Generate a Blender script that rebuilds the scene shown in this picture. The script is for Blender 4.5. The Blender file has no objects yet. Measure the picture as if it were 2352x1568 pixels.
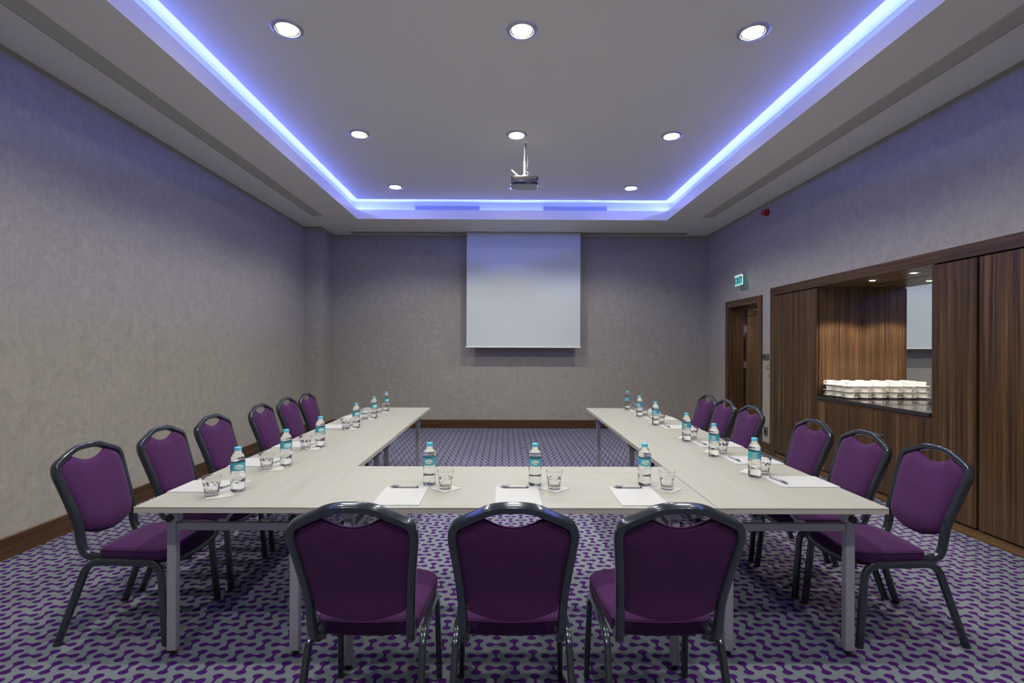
import bpy, bmesh, math, random
from mathutils import Vector, Matrix
random.seed(7)
PI = math.pi
C = bpy.context.scene.collection
S = bpy.context.scene

# ------------------------------------------------------------------ camera, world, exposure
CAM_Z = 1.4368
cam_d = bpy.data.cameras.new('camera')
cam = bpy.data.objects.new('camera', cam_d); C.objects.link(cam)
cam_d.sensor_width = 36; cam_d.sensor_fit = 'HORIZONTAL'
cam_d.lens = 1134.4853 / 2352 * 36
cam_d.shift_x = (1176 - 1166.7064) / 2352
cam_d.shift_y = (798.6616 - 784) / 2352
cam_d.clip_start = 0.05
cam.location = (0, 0, CAM_Z)
cam.rotation_euler = (PI/2, -0.0035, -0.0049)
S.camera = cam

w = bpy.data.worlds.new('world'); S.world = w; w.use_nodes = True
w.node_tree.nodes['Background'].inputs[0].default_value = (0.02, 0.022, 0.03, 1)
w.node_tree.nodes['Background'].inputs[1].default_value = 0.3

S.view_settings.view_transform = 'Standard'
S.view_settings.look = 'None'
S.view_settings.gamma = 1
S.view_settings.use_curve_mapping = False
S.view_settings.exposure = 0.12
S.cycles.use_denoising = True
S.cycles.max_bounces = 10
S.cycles.diffuse_bounces = 5
S.cycles.glossy_bounces = 4
S.cycles.transmission_bounces = 8
S.cycles.transparent_max_bounces = 8
S.cycles.sample_clamp_indirect = 4
S.cycles.blur_glossy = 0.5

# light levels (the lamps themselves are built with their fixtures further down)
DOWN_W = 88.0          # each ceiling downlight, spot watts
DOWN_COL = (1.0, 0.955, 0.80)
NICHE_W = 62.0
NICHE_COL = (1.0, 0.82, 0.70)
COVE_E = 125.0          # cove LED strip emission
COVE_COL = (0.125, 0.185, 1.0)

# ------------------------------------------------------------------ mesh helpers
class M:
    def __init__(s): s.v = []; s.f = []
    def add(s, vs, fs):
        n = len(s.v); s.v += [tuple(v) for v in vs]; s.f += [tuple(i + n for i in f) for f in fs]; return s
    def box(s, x0, x1, y0, y1, z0, z1):
        return s.add([(x0,y0,z0),(x1,y0,z0),(x1,y1,z0),(x0,y1,z0),(x0,y0,z1),(x1,y0,z1),(x1,y1,z1),(x0,y1,z1)],
                     [(0,3,2,1),(4,5,6,7),(0,1,5,4),(1,2,6,5),(2,3,7,6),(3,0,4,7)])
    def bbox(s, x0, x1, y0, y1, z0, z1, b=0.002, seg=1):
        bm = bmesh.new()
        bmesh.ops.create_cube(bm, size=1)
        for v in bm.verts:
            v.co = Vector(((x0+x1)/2 + v.co.x*(x1-x0), (y0+y1)/2 + v.co.y*(y1-y0), (z0+z1)/2 + v.co.z*(z1-z0)))
        bmesh.ops.bevel(bm, geom=bm.edges[:], offset=b, segments=seg, affect='EDGES', profile=0.5)
        bm.verts.index_update()
        s.add([v.co[:] for v in bm.verts], [[v.index for v in f.verts] for f in bm.faces]); bm.free(); return s
    def lathe(s, prof, n=24, c=(0,0,0), caps=False):
        vs = []; fs = []
        for r, z in prof:
            for k in range(n):
                a = 2*PI*k/n; vs.append((c[0]+r*math.cos(a), c[1]+r*math.sin(a), c[2]+z))
        for i in range(len(prof)-1):
            for k in range(n):
                k2 = (k+1) % n; fs.append((i*n+k, i*n+k2, (i+1)*n+k2, (i+1)*n+k))
        if caps:
            fs.append(tuple(range(n-1, -1, -1))); m = (len(prof)-1)*n; fs.append(tuple(m+k for k in range(n)))
        return s.add(vs, fs)
    def cyl(s, p0, p1, r, n=16, r2=None):
        p0 = Vector(p0); p1 = Vector(p1); d = (p1-p0).normalized()
        a = d.orthogonal().normalized(); b = d.cross(a); r2 = r if r2 is None else r2
        vs = [p0 + (a*math.cos(2*PI*k/n) + b*math.sin(2*PI*k/n))*r for k in range(n)]
        vs += [p1 + (a*math.cos(2*PI*k/n) + b*math.sin(2*PI*k/n))*r2 for k in range(n)]
        fs = [(k, (k+1) % n, n+(k+1) % n, n+k) for k in range(n)] + [tuple(range(n-1,-1,-1)), tuple(range(n, 2*n))]
        return s.add(vs, fs)
    def sweep(s, path, prof, ref, closed=False, caps=True):
        """prof: list of (a, b); a along side = tangent x ref, b along the ref-ish normal"""
        P = [Vector(p) for p in path]; n = len(prof); L = len(P); vs = []; fs = []
        refs = ref if isinstance(ref, list) else [Vector(ref)]*L
        for i, p in enumerate(P):
            if closed: t = (P[(i+1) % L] - P[i-1]).normalized()
            else: t = (P[min(i+1, L-1)] - P[max(i-1, 0)]).normalized()
            sd = t.cross(Vector(refs[i])).normalized(); up = sd.cross(t).normalized()
            for a, b in prof: vs.append(p + sd*a + up*b)
        for i in range(L if closed else L-1):
            j = (i+1) % L
            for k in range(n):
                k2 = (k+1) % n; fs.append((i*n+k, i*n+k2, j*n+k2, j*n+k))
        if caps and not closed:
            fs.append(tuple(range(n-1,-1,-1))); fs.append(tuple((L-1)*n+k for k in range(n)))
        return s.add(vs, fs)
    def prism(s, pts, z0, z1):
        n = len(pts)
        vs = [(x,y,z0) for x,y in pts] + [(x,y,z1) for x,y in pts]
        fs = [(k,(k+1)%n,n+(k+1)%n,n+k) for k in range(n)] + [tuple(range(n-1,-1,-1)), tuple(range(n,2*n))]
        return s.add(vs, fs)
    def xform(s, mat):
        s.v = [tuple(mat @ Vector(v)) for v in s.v]; return s

def link_mesh(name, m, mat, parent=None, smooth=True, angle=35):
    me = bpy.data.meshes.new(name)
    me.from_pydata(m.v, [], m.f); me.validate(clean_customdata=False)
    bm = bmesh.new(); bm.from_mesh(me); bmesh.ops.recalc_face_normals(bm, faces=bm.faces[:]); bm.to_mesh(me); bm.free()
    if smooth:
        me.shade_smooth(); me.set_sharp_from_angle(angle=math.radians(angle))
    me.materials.append(mat)
    o = bpy.data.objects.new(name, me); C.objects.link(o)
    if parent: o.parent = parent
    return o
obj = link_mesh

def thing(name, label, cat, loc=(0,0,0), rz=0, group=None):
    o = bpy.data.objects.new(name, None); C.objects.link(o)
    o.empty_display_size = 0.1; o.location = loc; o.rotation_euler = (0,0,rz)
    o['label'] = label; o['category'] = cat
    if group: o['group'] = group
    return o
def tag(o, label, cat, group=None):
    o['label'] = label; o['category'] = cat
    if group: o['group'] = group
    return o
def struct(name, m, mat, parent=None, smooth=True):
    o = link_mesh(name, m, mat, parent, smooth); o['kind'] = 'structure'; return o
def kids(o): return [c for c in ALLKIDS.get(o.name, [])]
def dup(root, loc, rz, label, group=None):
    def cp(o, par):
        c = o.copy(); C.objects.link(c); c.parent = par
        for k in list(o.children): cp(k, c)
        return c
    r = cp(root, None); r.location = loc; r.rotation_euler = (0,0,rz); r['label'] = label
    if group: r['group'] = group
    return r
def smoothpath(pts, n=6):
    """Catmull-Rom through pts"""
    P = [Vector(p) for p in pts]; out = []
    for i in range(len(P)-1):
        p0 = P[i-1] if i > 0 else P[i]*2-P[i+1]; p1 = P[i]; p2 = P[i+1]; p3 = P[i+2] if i+2 < len(P) else P[i+1]*2-P[i]
        for k in range(n):
            t = k/n
            out.append(0.5*((2*p1) + (p2-p0)*t + (2*p0-5*p1+4*p2-p3)*t*t + (3*p1-p0-3*p2+p3)*t**3))
    out.append(P[-1]); return out
def fillet(pts, r, n=6):
    """polyline with rounded corners of radius r (r may be a list)"""
    P = [Vector(p) for p in pts]; out = [P[0]]
    for i in range(1, len(P)-1):
        rr = r[i-1] if isinstance(r, (list, tuple)) else r
        a = (P[i-1]-P[i]); b = (P[i+1]-P[i]); ua = a.normalized(); ub = b.normalized()
        ang = ua.angle(ub); d = min(rr/math.tan(ang/2), a.length*0.49, b.length*0.49); rr2 = d*math.tan(ang/2)
        c = P[i] + (ua+ub).normalized()*(rr2/math.sin(ang/2)); s = P[i]+ua*d - c; e = P[i]+ub*d - c
        tot = s.angle(e); ax = s.cross(e)
        if ax.length < 1e-9: out.append(P[i]); continue
        ax.normalize()
        for k in range(n+1): out.append(c + Matrix.Rotation(tot*k/n, 3, ax) @ s)
    out.append(P[-1]); return out

# ------------------------------------------------------------------ materials
def new_mat(name):
    m = bpy.data.materials.new(name); m.use_nodes = True
    nt = m.node_tree; b = nt.nodes['Principled BSDF']; return m, nt, b
def N(nt, typ, **kw):
    n = nt.nodes.new(typ)
    for k, v in kw.items():
        if k == 'inp':
            for a, b in v.items(): n.inputs[a].default_value = b
        else: setattr(n, k, v)
    return n
def L(nt, a, b): nt.links.new(a, b)
def math_n(nt, op, a, b=None, c=None):
    n = nt.nodes.new('ShaderNodeMath'); n.operation = op
    for i, x in enumerate((a, b, c)):
        if x is None: continue
        if isinstance(x, (int, float)): n.inputs[i].default_value = x
        else: nt.links.new(x, n.inputs[i])
    return n.outputs[0]
def plain(name, col, rough=0.5, metal=0.0, spec=0.5, coat=0.0, noise=0.0, nscale=30, bump=0.0):
    m, nt, b = new_mat(name)
    b.inputs['Base Color'].default_value = (*col, 1); b.inputs['Roughness'].default_value = rough
    b.inputs['Metallic'].default_value = metal; b.inputs['Specular IOR Level'].default_value = spec
    b.inputs['Coat Weight'].default_value = coat; b.inputs['Coat Roughness'].default_value = 0.08
    if noise or bump:
        g = N(nt, 'ShaderNodeTexCoord'); t = N(nt, 'ShaderNodeTexNoise', inp={'Scale': nscale, 'Detail': 4}); L(nt, g.outputs['Object'], t.inputs['Vector'])
        if noise:
            r = N(nt, 'ShaderNodeMapRange', inp={'To Min': 1-noise, 'To Max': 1+noise}); L(nt, t.outputs['Fac'], r.inputs['Value'])
            mx = N(nt, 'ShaderNodeVectorMath', operation='SCALE'); mx.inputs[0].default_value = col; L(nt, r.outputs[0], mx.inputs['Scale'])
            L(nt, mx.outputs[0], b.inputs['Base Color'])
        if bump:
            bp = N(nt, 'ShaderNodeBump', inp={'Strength': bump, 'Distance': 0.002}); L(nt, t.outputs['Fac'], bp.inputs['Height']); L(nt, bp.outputs[0], b.inputs['Normal'])
    return m
def emis(name, col, e, base=(.5,.5,.5)):
    m, nt, b = new_mat(name); b.inputs['Base Color'].default_value = (*base,1)
    b.inputs['Emission Color'].default_value = (*col, 1); b.inputs['Emission Strength'].default_value = e; return m

def mat_carpet():
    m, nt, b = new_mat('patterned_carpet')
    geo = N(nt, 'ShaderNodeNewGeometry'); sep = N(nt, 'ShaderNodeSeparateXYZ')
    tuft = N(nt, 'ShaderNodeTexNoise', inp={'Scale': 220.0, 'Detail': 2}); L(nt, geo.outputs['Position'], tuft.inputs['Vector'])
    wob = N(nt, 'ShaderNodeVectorMath', operation='MULTIPLY_ADD')
    sb = N(nt, 'ShaderNodeVectorMath', operation='SUBTRACT'); L(nt, tuft.outputs['Color'], sb.inputs[0]); sb.inputs[1].default_value = (.5,.5,.5)
    L(nt, sb.outputs[0], wob.inputs[0]); wob.inputs[1].default_value = (0.006,0.006,0); L(nt, geo.outputs['Position'], wob.inputs[2])
    off = N(nt, 'ShaderNodeVectorMath', operation='MULTIPLY_ADD'); L(nt, wob.outputs[0], off.inputs[0])
    PIT = 0.0865
    off.inputs[1].default_value = (1/PIT, 1/PIT, 1); off.inputs[2].default_value = (0.45, 0.35, 0)
    L(nt, off.outputs[0], sep.inputs[0]); X = sep.outputs[0]; Y = sep.outputs[1]
    def bell(A, B, par, lobe_a, lobe_b):
        # dumbbell along A, rows along B, centres at A = 2n + (row mod 2) + par
        row = math_n(nt, 'FLOOR', math_n(nt, 'ADD', B, 0.5))
        rm = math_n(nt, 'FLOORED_MODULO', math_n(nt, 'ADD', row, float(par)), 2.0)
        a1 = math_n(nt, 'SUBTRACT', A, rm)
        da = math_n(nt, 'ABSOLUTE', math_n(nt, 'SUBTRACT', a1, math_n(nt, 'MULTIPLY', math_n(nt, 'FLOOR', math_n(nt, 'ADD', math_n(nt, 'MULTIPLY', a1, 0.5), 0.5)), 2.0)))
        db = math_n(nt, 'ABSOLUTE', math_n(nt, 'SUBTRACT', B, row))
        ea = math_n(nt, 'DIVIDE', math_n(nt, 'SUBTRACT', da, 0.36), lobe_a)
        eb = math_n(nt, 'DIVIDE', db, lobe_b)
        lobe = math_n(nt, 'SUBTRACT', math_n(nt, 'SQRT', math_n(nt, 'ADD', math_n(nt, 'MULTIPLY', ea, ea), math_n(nt, 'MULTIPLY', eb, eb))), 1.0)
        lobe = math_n(nt, 'MULTIPLY', lobe, 0.2)
        neck = math_n(nt, 'MAXIMUM', math_n(nt, 'SUBTRACT', db, 0.07), math_n(nt, 'SUBTRACT', da, 0.36))
        return math_n(nt, 'SMOOTH_MIN', lobe, neck, 0.19)
    h = bell(X, Y, 0, 0.22, 0.205); v = bell(Y, X, 1, 0.185, 0.262)
    d = math_n(nt, 'MINIMUM', h, v)
    mr = N(nt, 'ShaderNodeMapRange', inp={'From Min': -0.012, 'From Max': 0.012, 'To Min': 1.0, 'To Max': 0.0}); L(nt, d, mr.inputs['Value'])
    fine = N(nt, 'ShaderNodeTexNoise', inp={'Scale': 500.0, 'Detail': 2}); L(nt, geo.outputs['Position'], fine.inputs['Vector'])
    big = N(nt, 'ShaderNodeTexNoise', inp={'Scale': 1.5, 'Detail': 3}); L(nt, geo.outputs['Position'], big.inputs['Vector'])
    mix = N(nt, 'ShaderNodeMix', data_type='RGBA'); L(nt, mr.outputs[0], mix.inputs['Factor'])
    mix.inputs['A'].default_value = (0.178, 0.212, 0.245, 1); mix.inputs['B'].default_value = (0.058, 0.012, 0.130, 1)
    va = N(nt, 'ShaderNodeMapRange', inp={'From Min': .25, 'From Max': .75, 'To Min': 0.72, 'To Max': 1.28}); L(nt, fine.outputs['Fac'], va.inputs['Value'])
    vb = N(nt, 'ShaderNodeMapRange', inp={'From Min': .3, 'From Max': .7, 'To Min': 0.92, 'To Max': 1.08}); L(nt, big.outputs['Fac'], vb.inputs['Value'])
    sc = N(nt, 'ShaderNodeVectorMath', operation='SCALE'); L(nt, mix.outputs['Result'], sc.inputs[0]); L(nt, math_n(nt, 'MULTIPLY', va.outputs[0], vb.outputs[0]), sc.inputs['Scale'])
    L(nt, sc.outputs[0], b.inputs['Base Color'])
    b.inputs['Roughness'].default_value = 0.95; b.inputs['Specular IOR Level'].default_value = 0.1
    b.inputs['Sheen Weight'].default_value = 0.0
    bp = N(nt, 'ShaderNodeBump', inp={'Strength': 0.5, 'Distance': 0.004}); L(nt, fine.outputs['Fac'], bp.inputs['Height']); L(nt, bp.outputs[0], b.inputs['Normal'])
    return m

def mat_wall():
    m, nt, b = new_mat('brushed_wallcovering')
    geo = N(nt, 'ShaderNodeNewGeometry')
    mp = N(nt, 'ShaderNodeMapping'); mp.inputs['Scale'].default_value = (1, 1, 1); L(nt, geo.outputs['Position'], mp.inputs['Vector'])
    n1 = N(nt, 'ShaderNodeTexNoise', inp={'Scale': 7.0, 'Detail': 5, 'Roughness': 0.62, 'Distortion': 2.2}); L(nt, mp.outputs[0], n1.inputs['Vector'])
    mp2 = N(nt, 'ShaderNodeMapping'); mp2.inputs['Scale'].default_value = (60, 60, 2.0); L(nt, geo.outputs['Position'], mp2.inputs['Vector'])
    n2 = N(nt, 'ShaderNodeTexNoise', inp={'Scale': 1.0, 'Detail': 3}); L(nt, mp2.outputs[0], n2.inputs['Vector'])
    r1 = N(nt, 'ShaderNodeMapRange', inp={'From Min': .3, 'From Max': .72, 'To Min': 0.88, 'To Max': 1.13}); L(nt, n1.outputs['Fac'], r1.inputs['Value'])
    r2 = N(nt, 'ShaderNodeMapRange', inp={'From Min': .25, 'From Max': .75, 'To Min': 0.95, 'To Max': 1.05}); L(nt, n2.outputs['Fac'], r2.inputs['Value'])
    sc = N(nt, 'ShaderNodeVectorMath', operation='SCALE'); sc.inputs[0].default_value = (0.328, 0.311, 0.284); L(nt, math_n(nt, 'MULTIPLY', r1.outputs[0], r2.outputs[0]), sc.inputs['Scale'])
    L(nt, sc.outputs[0], b.inputs['Base Color'])
    b.inputs['Roughness'].default_value = 0.55; b.inputs['Specular IOR Level'].default_value = 0.45
    rr = N(nt, 'ShaderNodeMapRange', inp={'To Min': 0.40, 'To Max': 0.66}); L(nt, n1.outputs['Fac'], rr.inputs['Value']); L(nt, rr.outputs[0], b.inputs['Roughness'])
    bp = N(nt, 'ShaderNodeBump', inp={'Strength': 0.25, 'Distance': 0.004}); L(nt, n1.outputs['Fac'], bp.inputs['Height']); L(nt, bp.outputs[0], b.inputs['Normal'])
    return m

def mat_wood(name, along='z', dark=(0.028,0.0155,0.009), mid=(0.076,0.043,0.020), light=(0.172,0.096,0.043), rough=0.32):
    """walnut veneer with straight stripes; along = the axis the grain runs"""
    m, nt, b = new_mat(name)
    geo = N(nt, 'ShaderNodeNewGeometry'); sep = N(nt, 'ShaderNodeSeparateXYZ'); L(nt, geo.outputs['Position'], sep.inputs[0])
    x, y, z = sep.outputs
    if along == 'z': s = math_n(nt, 'ADD', x, y); l = z
    elif along == 'y': s = math_n(nt, 'ADD', x, z); l = y
    else: s = math_n(nt, 'ADD', y, z); l = x
    wn = N(nt, 'ShaderNodeCombineXYZ'); L(nt, math_n(nt, 'MULTIPLY', s, 1.5), wn.inputs[0]); L(nt, math_n(nt, 'MULTIPLY', l, 0.8), wn.inputs[1])
    wt = N(nt, 'ShaderNodeTexNoise', inp={'Scale': 1.6, 'Detail': 2}); L(nt, wn.outputs[0], wt.inputs['Vector'])
    s2 = math_n(nt, 'ADD', s, math_n(nt, 'MULTIPLY', math_n(nt, 'SUBTRACT', wt.outputs['Fac'], 0.5), 0.035))
    def stripe(fs, fl, det=3, w=1.0):
        cb = N(nt, 'ShaderNodeCombineXYZ'); L(nt, math_n(nt, 'MULTIPLY', s2, fs), cb.inputs[0]); L(nt, math_n(nt, 'MULTIPLY', l, fl), cb.inputs[1])
        t = N(nt, 'ShaderNodeTexNoise', inp={'Scale': 1.0, 'Detail': det, 'Roughness': 0.6}); L(nt, cb.outputs[0], t.inputs['Vector']); return t.outputs['Fac']
    a = stripe(26, 0.35); c = stripe(130, 0.8); e = stripe(420, 6)
    v = math_n(nt, 'ADD', math_n(nt, 'MULTIPLY', a, 0.36), math_n(nt, 'ADD', math_n(nt, 'MULTIPLY', c, 0.48), math_n(nt, 'MULTIPLY', e, 0.16)))
    cr = N(nt, 'ShaderNodeValToRGB'); cr.color_ramp.elements[0].position = 0.40; cr.color_ramp.elements[0].color = (*dark, 1)
    cr.color_ramp.elements[1].position = 0.63; cr.color_ramp.elements[1].color = (*light, 1)
    el = cr.color_ramp.elements.new(0.52); el.color = (*mid, 1)
    L(nt, v, cr.inputs[0])
    # occasional pale sapwood streak
    sap = stripe(5.2, 0.05, 0)
    sm = N(nt, 'ShaderNodeMapRange', inp={'From Min': 0.66, 'From Max': 0.675, 'To Min': 0.0, 'To Max': 0.6}); L(nt, sap, sm.inputs['Value'])
    mx = N(nt, 'ShaderNodeMix', data_type='RGBA'); L(nt, sm.outputs[0], mx.inputs['Factor']); L(nt, cr.outputs[0], mx.inputs['A']); mx.inputs['B'].default_value = (light[0]*1.15, light[1]*1.15, light[2]*1.1, 1)
    L(nt, mx.outputs['Result'], b.inputs['Base Color'])
    b.inputs['Roughness'].default_value = rough; b.inputs['Specular IOR Level'].default_value = 0.35
    return m

def mat_fabric(name, col, fine=1500):
    m, nt, b = new_mat(name)
    g = N(nt, 'ShaderNodeTexCoord')
    def w(sx, sy, sz):
        mp = N(nt, 'ShaderNodeMapping'); mp.inputs['Scale'].default_value = (sx, sy, sz); L(nt, g.outputs['Object'], mp.inputs['Vector'])
        t = N(nt, 'ShaderNodeTexNoise', inp={'Scale': 1.0, 'Detail': 2}); L(nt, mp.outputs[0], t.inputs['Vector']); return t.outputs['Fac']
    a = w(700, 700, 60); c = w(60, 60, 700); f = w(8, 8, 8)
    v = math_n(nt, 'ADD', math_n(nt, 'MULTIPLY', math_n(nt, 'ADD', a, c), 0.45), math_n(nt, 'MULTIPLY', f, 0.1))
    r = N(nt, 'ShaderNodeMapRange', inp={'From Min': .3, 'From Max': .7, 'To Min': 0.62, 'To Max': 1.38}); L(nt, v, r.inputs['Value'])
    sc = N(nt, 'ShaderNodeVectorMath', operation='SCALE'); sc.inputs[0].default_value = col; L(nt, r.outputs[0], sc.inputs['Scale']); L(nt, sc.outputs[0], b.inputs['Base Color'])
    b.inputs['Roughness'].default_value = 0.9; b.inputs['Specular IOR Level'].default_value = 0.15
    b.inputs['Sheen Weight'].default_value = 0.12; b.inputs['Sheen Roughness'].default_value = 0.4; b.inputs['Sheen Tint'].default_value = (0.75, 0.5, 0.85, 1)
    bp = N(nt, 'ShaderNodeBump', inp={'Strength': 0.3, 'Distance': 0.001}); L(nt, v, bp.inputs['Height']); L(nt, bp.outputs[0], b.inputs['Normal'])
    return m

def mat_tabletop():
    m, nt, b = new_mat('pale_laminate')
    g = N(nt, 'ShaderNodeTexCoord'); mp = N(nt, 'ShaderNodeMapping'); mp.inputs['Scale'].default_value = (2.5, 55, 10); L(nt, g.outputs['Object'], mp.inputs['Vector'])
    t = N(nt, 'ShaderNodeTexNoise', inp={'Scale': 1.0, 'Detail': 4, 'Distortion': 0.4}); L(nt, mp.outputs[0], t.inputs['Vector'])
    cr = N(nt, 'ShaderNodeValToRGB'); cr.color_ramp.elements[0].position = .3; cr.color_ramp.elements[0].color = (0.325,0.328,0.310,1)
    cr.color_ramp.elements[1].position = .7; cr.color_ramp.elements[1].color = (0.365,0.370,0.350,1); L(nt, t.outputs['Fac'], cr.inputs[0])
    L(nt, cr.outputs[0], b.inputs['Base Color']); b.inputs['Roughness'].default_value = 0.38; b.inputs['Specular IOR Level'].default_value = 0.4
    return m

def mat_glass(name, ior, col=(1,1,1), rough=0.0):
    m, nt, b = new_mat(name)
    b.inputs['Base Color'].default_value = (*col, 1); b.inputs['Transmission Weight'].default_value = 1.0
    b.inputs['IOR'].default_value = ior; b.inputs['Roughness'].default_value = rough
    return m

def mat_ceiling():
    m = plain('painted_ceiling', (0.88, 0.865, 0.81), rough=0.6, spec=0.25, noise=0.02, nscale=3)
    return m

MT = dict(
    carpet=mat_carpet(), wall=mat_wall(), ceil=mat_ceiling(),
    wood=mat_wood('walnut_vertical', 'z'), woodh=mat_wood('walnut_horizontal', 'y'), woodx=mat_wood('walnut_across', 'x'),
    base=mat_wood('baseboard_wood', 'y', (0.042,0.021,0.009), (0.075,0.039,0.017), (0.115,0.062,0.027)),
    basex=mat_wood('baseboard_wood_across', 'x', (0.042,0.021,0.009), (0.075,0.039,0.017), (0.115,0.062,0.027)),
    oak=mat_wood('corridor_door_veneer', 'z', (0.10,0.062,0.035), (0.14,0.088,0.05), (0.19,0.125,0.07)),
    fabric=mat_fabric('purple_upholstery', (0.052, 0.0155, 0.070)),
    fabric_dark=mat_fabric('dark_purple_upholstery', (0.072, 0.022, 0.080)),
    tube=plain('graphite_metal', (0.034, 0.044, 0.060), rough=0.18, metal=0.55, coat=1.0),
    tab=mat_tabletop(), edge=plain('laminate_edge', (0.46,0.43,0.40), rough=0.45),
    leg=plain('silver_grey_steel', (0.42,0.42,0.48), rough=0.42, metal=0.35),
    black=plain('black_plastic', (0.012,0.012,0.014), rough=0.4),
    rubber=plain('dark_rubber', (0.02,0.02,0.022), rough=0.7),
    glass=mat_glass('clear_glass', 1.45), water=mat_glass('water_filled_bottle', 1.34, (0.97,0.985,1)),
    cap=plain('light_blue_plastic', (0.10,0.52,0.76), rough=0.35),
    lab=plain('teal_label_paper', (0.05,0.36,0.46), rough=0.35, noise=0.25, nscale=60),
    lab_blue=plain('label_blue_print', (0.07,0.24,0.62), rough=0.35), lab_pale=plain('label_pale_print', (0.62,0.78,0.78), rough=0.35),
    lab_dark=plain('label_dark_print', (0.03,0.12,0.16), rough=0.4), lab_edge=plain('label_light_band', (0.25,0.62,0.68), rough=0.35),
    lab_red=plain('label_red_print', (0.5,0.04,0.05), rough=0.4),
    paper=plain('white_paper', (0.43,0.44,0.475), rough=0.7), napkin=plain('white_tissue', (0.47,0.47,0.455), rough=0.85, bump=0.2, nscale=120),
    ink=plain('grey_print', (0.18,0.19,0.22), rough=0.7),
    pen=plain('pearl_pen_barrel', (0.42,0.43,0.48), rough=0.25), pengrip=plain('grey_pen_grip', (0.13,0.14,0.17), rough=0.35),
    china=plain('white_porcelain', (0.86,0.85,0.82), rough=0.12, coat=0.3),
    stone=plain('black_granite', (0.022,0.022,0.026), rough=0.07, noise=0.3, nscale=300, spec=0.7),
    mirror=plain('mirror_silver', (0.86,0.90,0.89), rough=0.0, metal=1.0),
    screen=plain('projection_fabric', (0.60,0.665,0.70), rough=0.8), screenbar=plain('white_bar', (0.8,0.82,0.8), rough=0.4),
    bezel=plain('satin_lamp_trim', (0.50,0.50,0.52), rough=0.35, metal=0.5), reflector=plain('bright_reflector', (0.85,0.85,0.85), rough=0.15, metal=1.0),
    lampglow=emis('lamp_glow', (1.0,0.94,0.83), 60.0), nicheglow=emis('niche_lamp_glow', (1.0,0.93,0.82), 9.0),
    led=emis('blue_led', COVE_COL, COVE_E),
    grille=plain('grille_paint', (0.60,0.59,0.52), rough=0.6), slot=plain('grille_shadow', (0.26,0.26,0.22), rough=0.8),
    ventback=plain('vent_back', (0.35,0.35,0.38), rough=0.6), vent=plain('white_vent', (0.6,0.6,0.6), rough=0.5),
    chrome=plain('polished_steel', (0.75,0.76,0.78), rough=0.15, metal=1.0), steel=plain('brushed_steel', (0.45,0.45,0.46), rough=0.35, metal=1.0),
    dark=plain('dark_void', (0.01,0.008,0.007), rough=0.9), projector=plain('projector_black', (0.018,0.018,0.022), rough=0.18, coat=0.5),
    projlow=plain('projector_grey', (0.16,0.17,0.20), rough=0.3, coat=0.4), white=plain('white_plastic', (0.30,0.30,0.30), rough=0.4),
    red=plain('red_plastic', (0.33,0.012,0.018), rough=0.35), plate=plain('grey_switch_plate', (0.10,0.10,0.11), rough=0.4, metal=0.3),
    acryl=emis('lit_acrylic', (0.20,0.62,0.62), 0.68, (.08,.25,.25)), acryl_edge=emis('lit_acrylic_edge', (0.62,0.95,0.98), 0.8),
    acryl_text=emis('lit_sign_letters', (0.01,0.10,0.13), 0.30, (.003,.03,.04)), signled=emis('sign_lamp', (1.0,0.84,0.55), 1.0),
    gray=plain('light_grey_housing', (0.35,0.35,0.37), rough=0.4),
)

# ------------------------------------------------------------------ room shell
XL, XR, YB, YN = -3.3724, 3.594, 8.8466, -1.6
ZC = 3.4506                     # soffit
ZR = CAM_Z + 2.27               # raft underside
ZS = CAM_Z + 2.42               # slot ceiling
OX0, OX1, OY0, OY1 = -2.33, 2.5322, -0.6, 7.757     # opening in the soffit
RX0, RX1, RY0, RY1 = -2.285, 2.465, -0.5, 7.577     # raft
WX0, WX1, WY0, WY1 = -2.55, 2.775, -0.9, 8.225      # cove walls
LIP = 0.147
LED_Z = CAM_Z + 2.238
struct('floor', M().box(XL-.1, XR+1.7, YN-.1, YB+.1, -.08, 0), MT['carpet'])
struct('wall_left', M().box(XL-.1, XL, YN, YB, 0, ZC+.05), MT['wall'])
struct('wall_back', M().box(XL-.1, XR+1.7, YB, YB+.1, 0, ZC+.05), MT['wall'])
struct('wall_front', M().box(XL-.1, XR+.1, YN-.1, YN, 0, ZC+.05), MT['wall'])
struct('wall_pillar', M().box(XL, -3.085, 8.262, YB, 0, ZC+.02), MT['wall'])
CABF = 3.575                      # cabinet front plane
DY0, DY1, DH = 7.0, 7.93, 2.09    # doorway
wr = M()
wr.box(XR, XR+.12, YN, YB, 2.20, ZC+.05)
wr.box(XR, XR+.12, DY1+.02, YB, 0, 2.20)
wr.box(XR, XR+.12, 6.60, DY0-.02, 0, 2.20)
wr.box(XR, XR+.12, DY0-.02, DY1+.02, DH+.03, 2.20)
wr.box(XR, XR+.12, YN, 1.52, 0, 2.20)
struct('wall_right', wr, MT['wall'])

# baseboards
struct('baseboard_left', M().bbox(XL, XL+.018, YN, 8.262, 0, .150, .003), MT['base'])
struct('baseboard_back', M().bbox(-3.085, XR, YB-.018, YB, 0, .150, .003), MT['basex'])
struct('baseboard_pillar', M().bbox(XL+.018, -3.067, 8.244, 8.262, 0, .150, .003).bbox(-3.085, -3.067, 8.262, YB-.018, 0, .150, .003), MT['basex'])
struct('baseboard_right', M().bbox(XR-.018, XR, 8.03, YB-.018, 0, .150, .003).bbox(XR-.018, XR, 6.665, 6.885, 0, .150, .003), MT['base'])

# soffit ring + cove
c = M()
c.box(XL, WX0, YN, YB, ZC, ZC+.03).box(WX1, XR, YN, YB, ZC, ZC+.03)
c.box(WX0, WX1, WY1, YB, ZC, ZC+.03).box(WX0, WX1, YN, WY0, ZC, ZC+.03)
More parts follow.
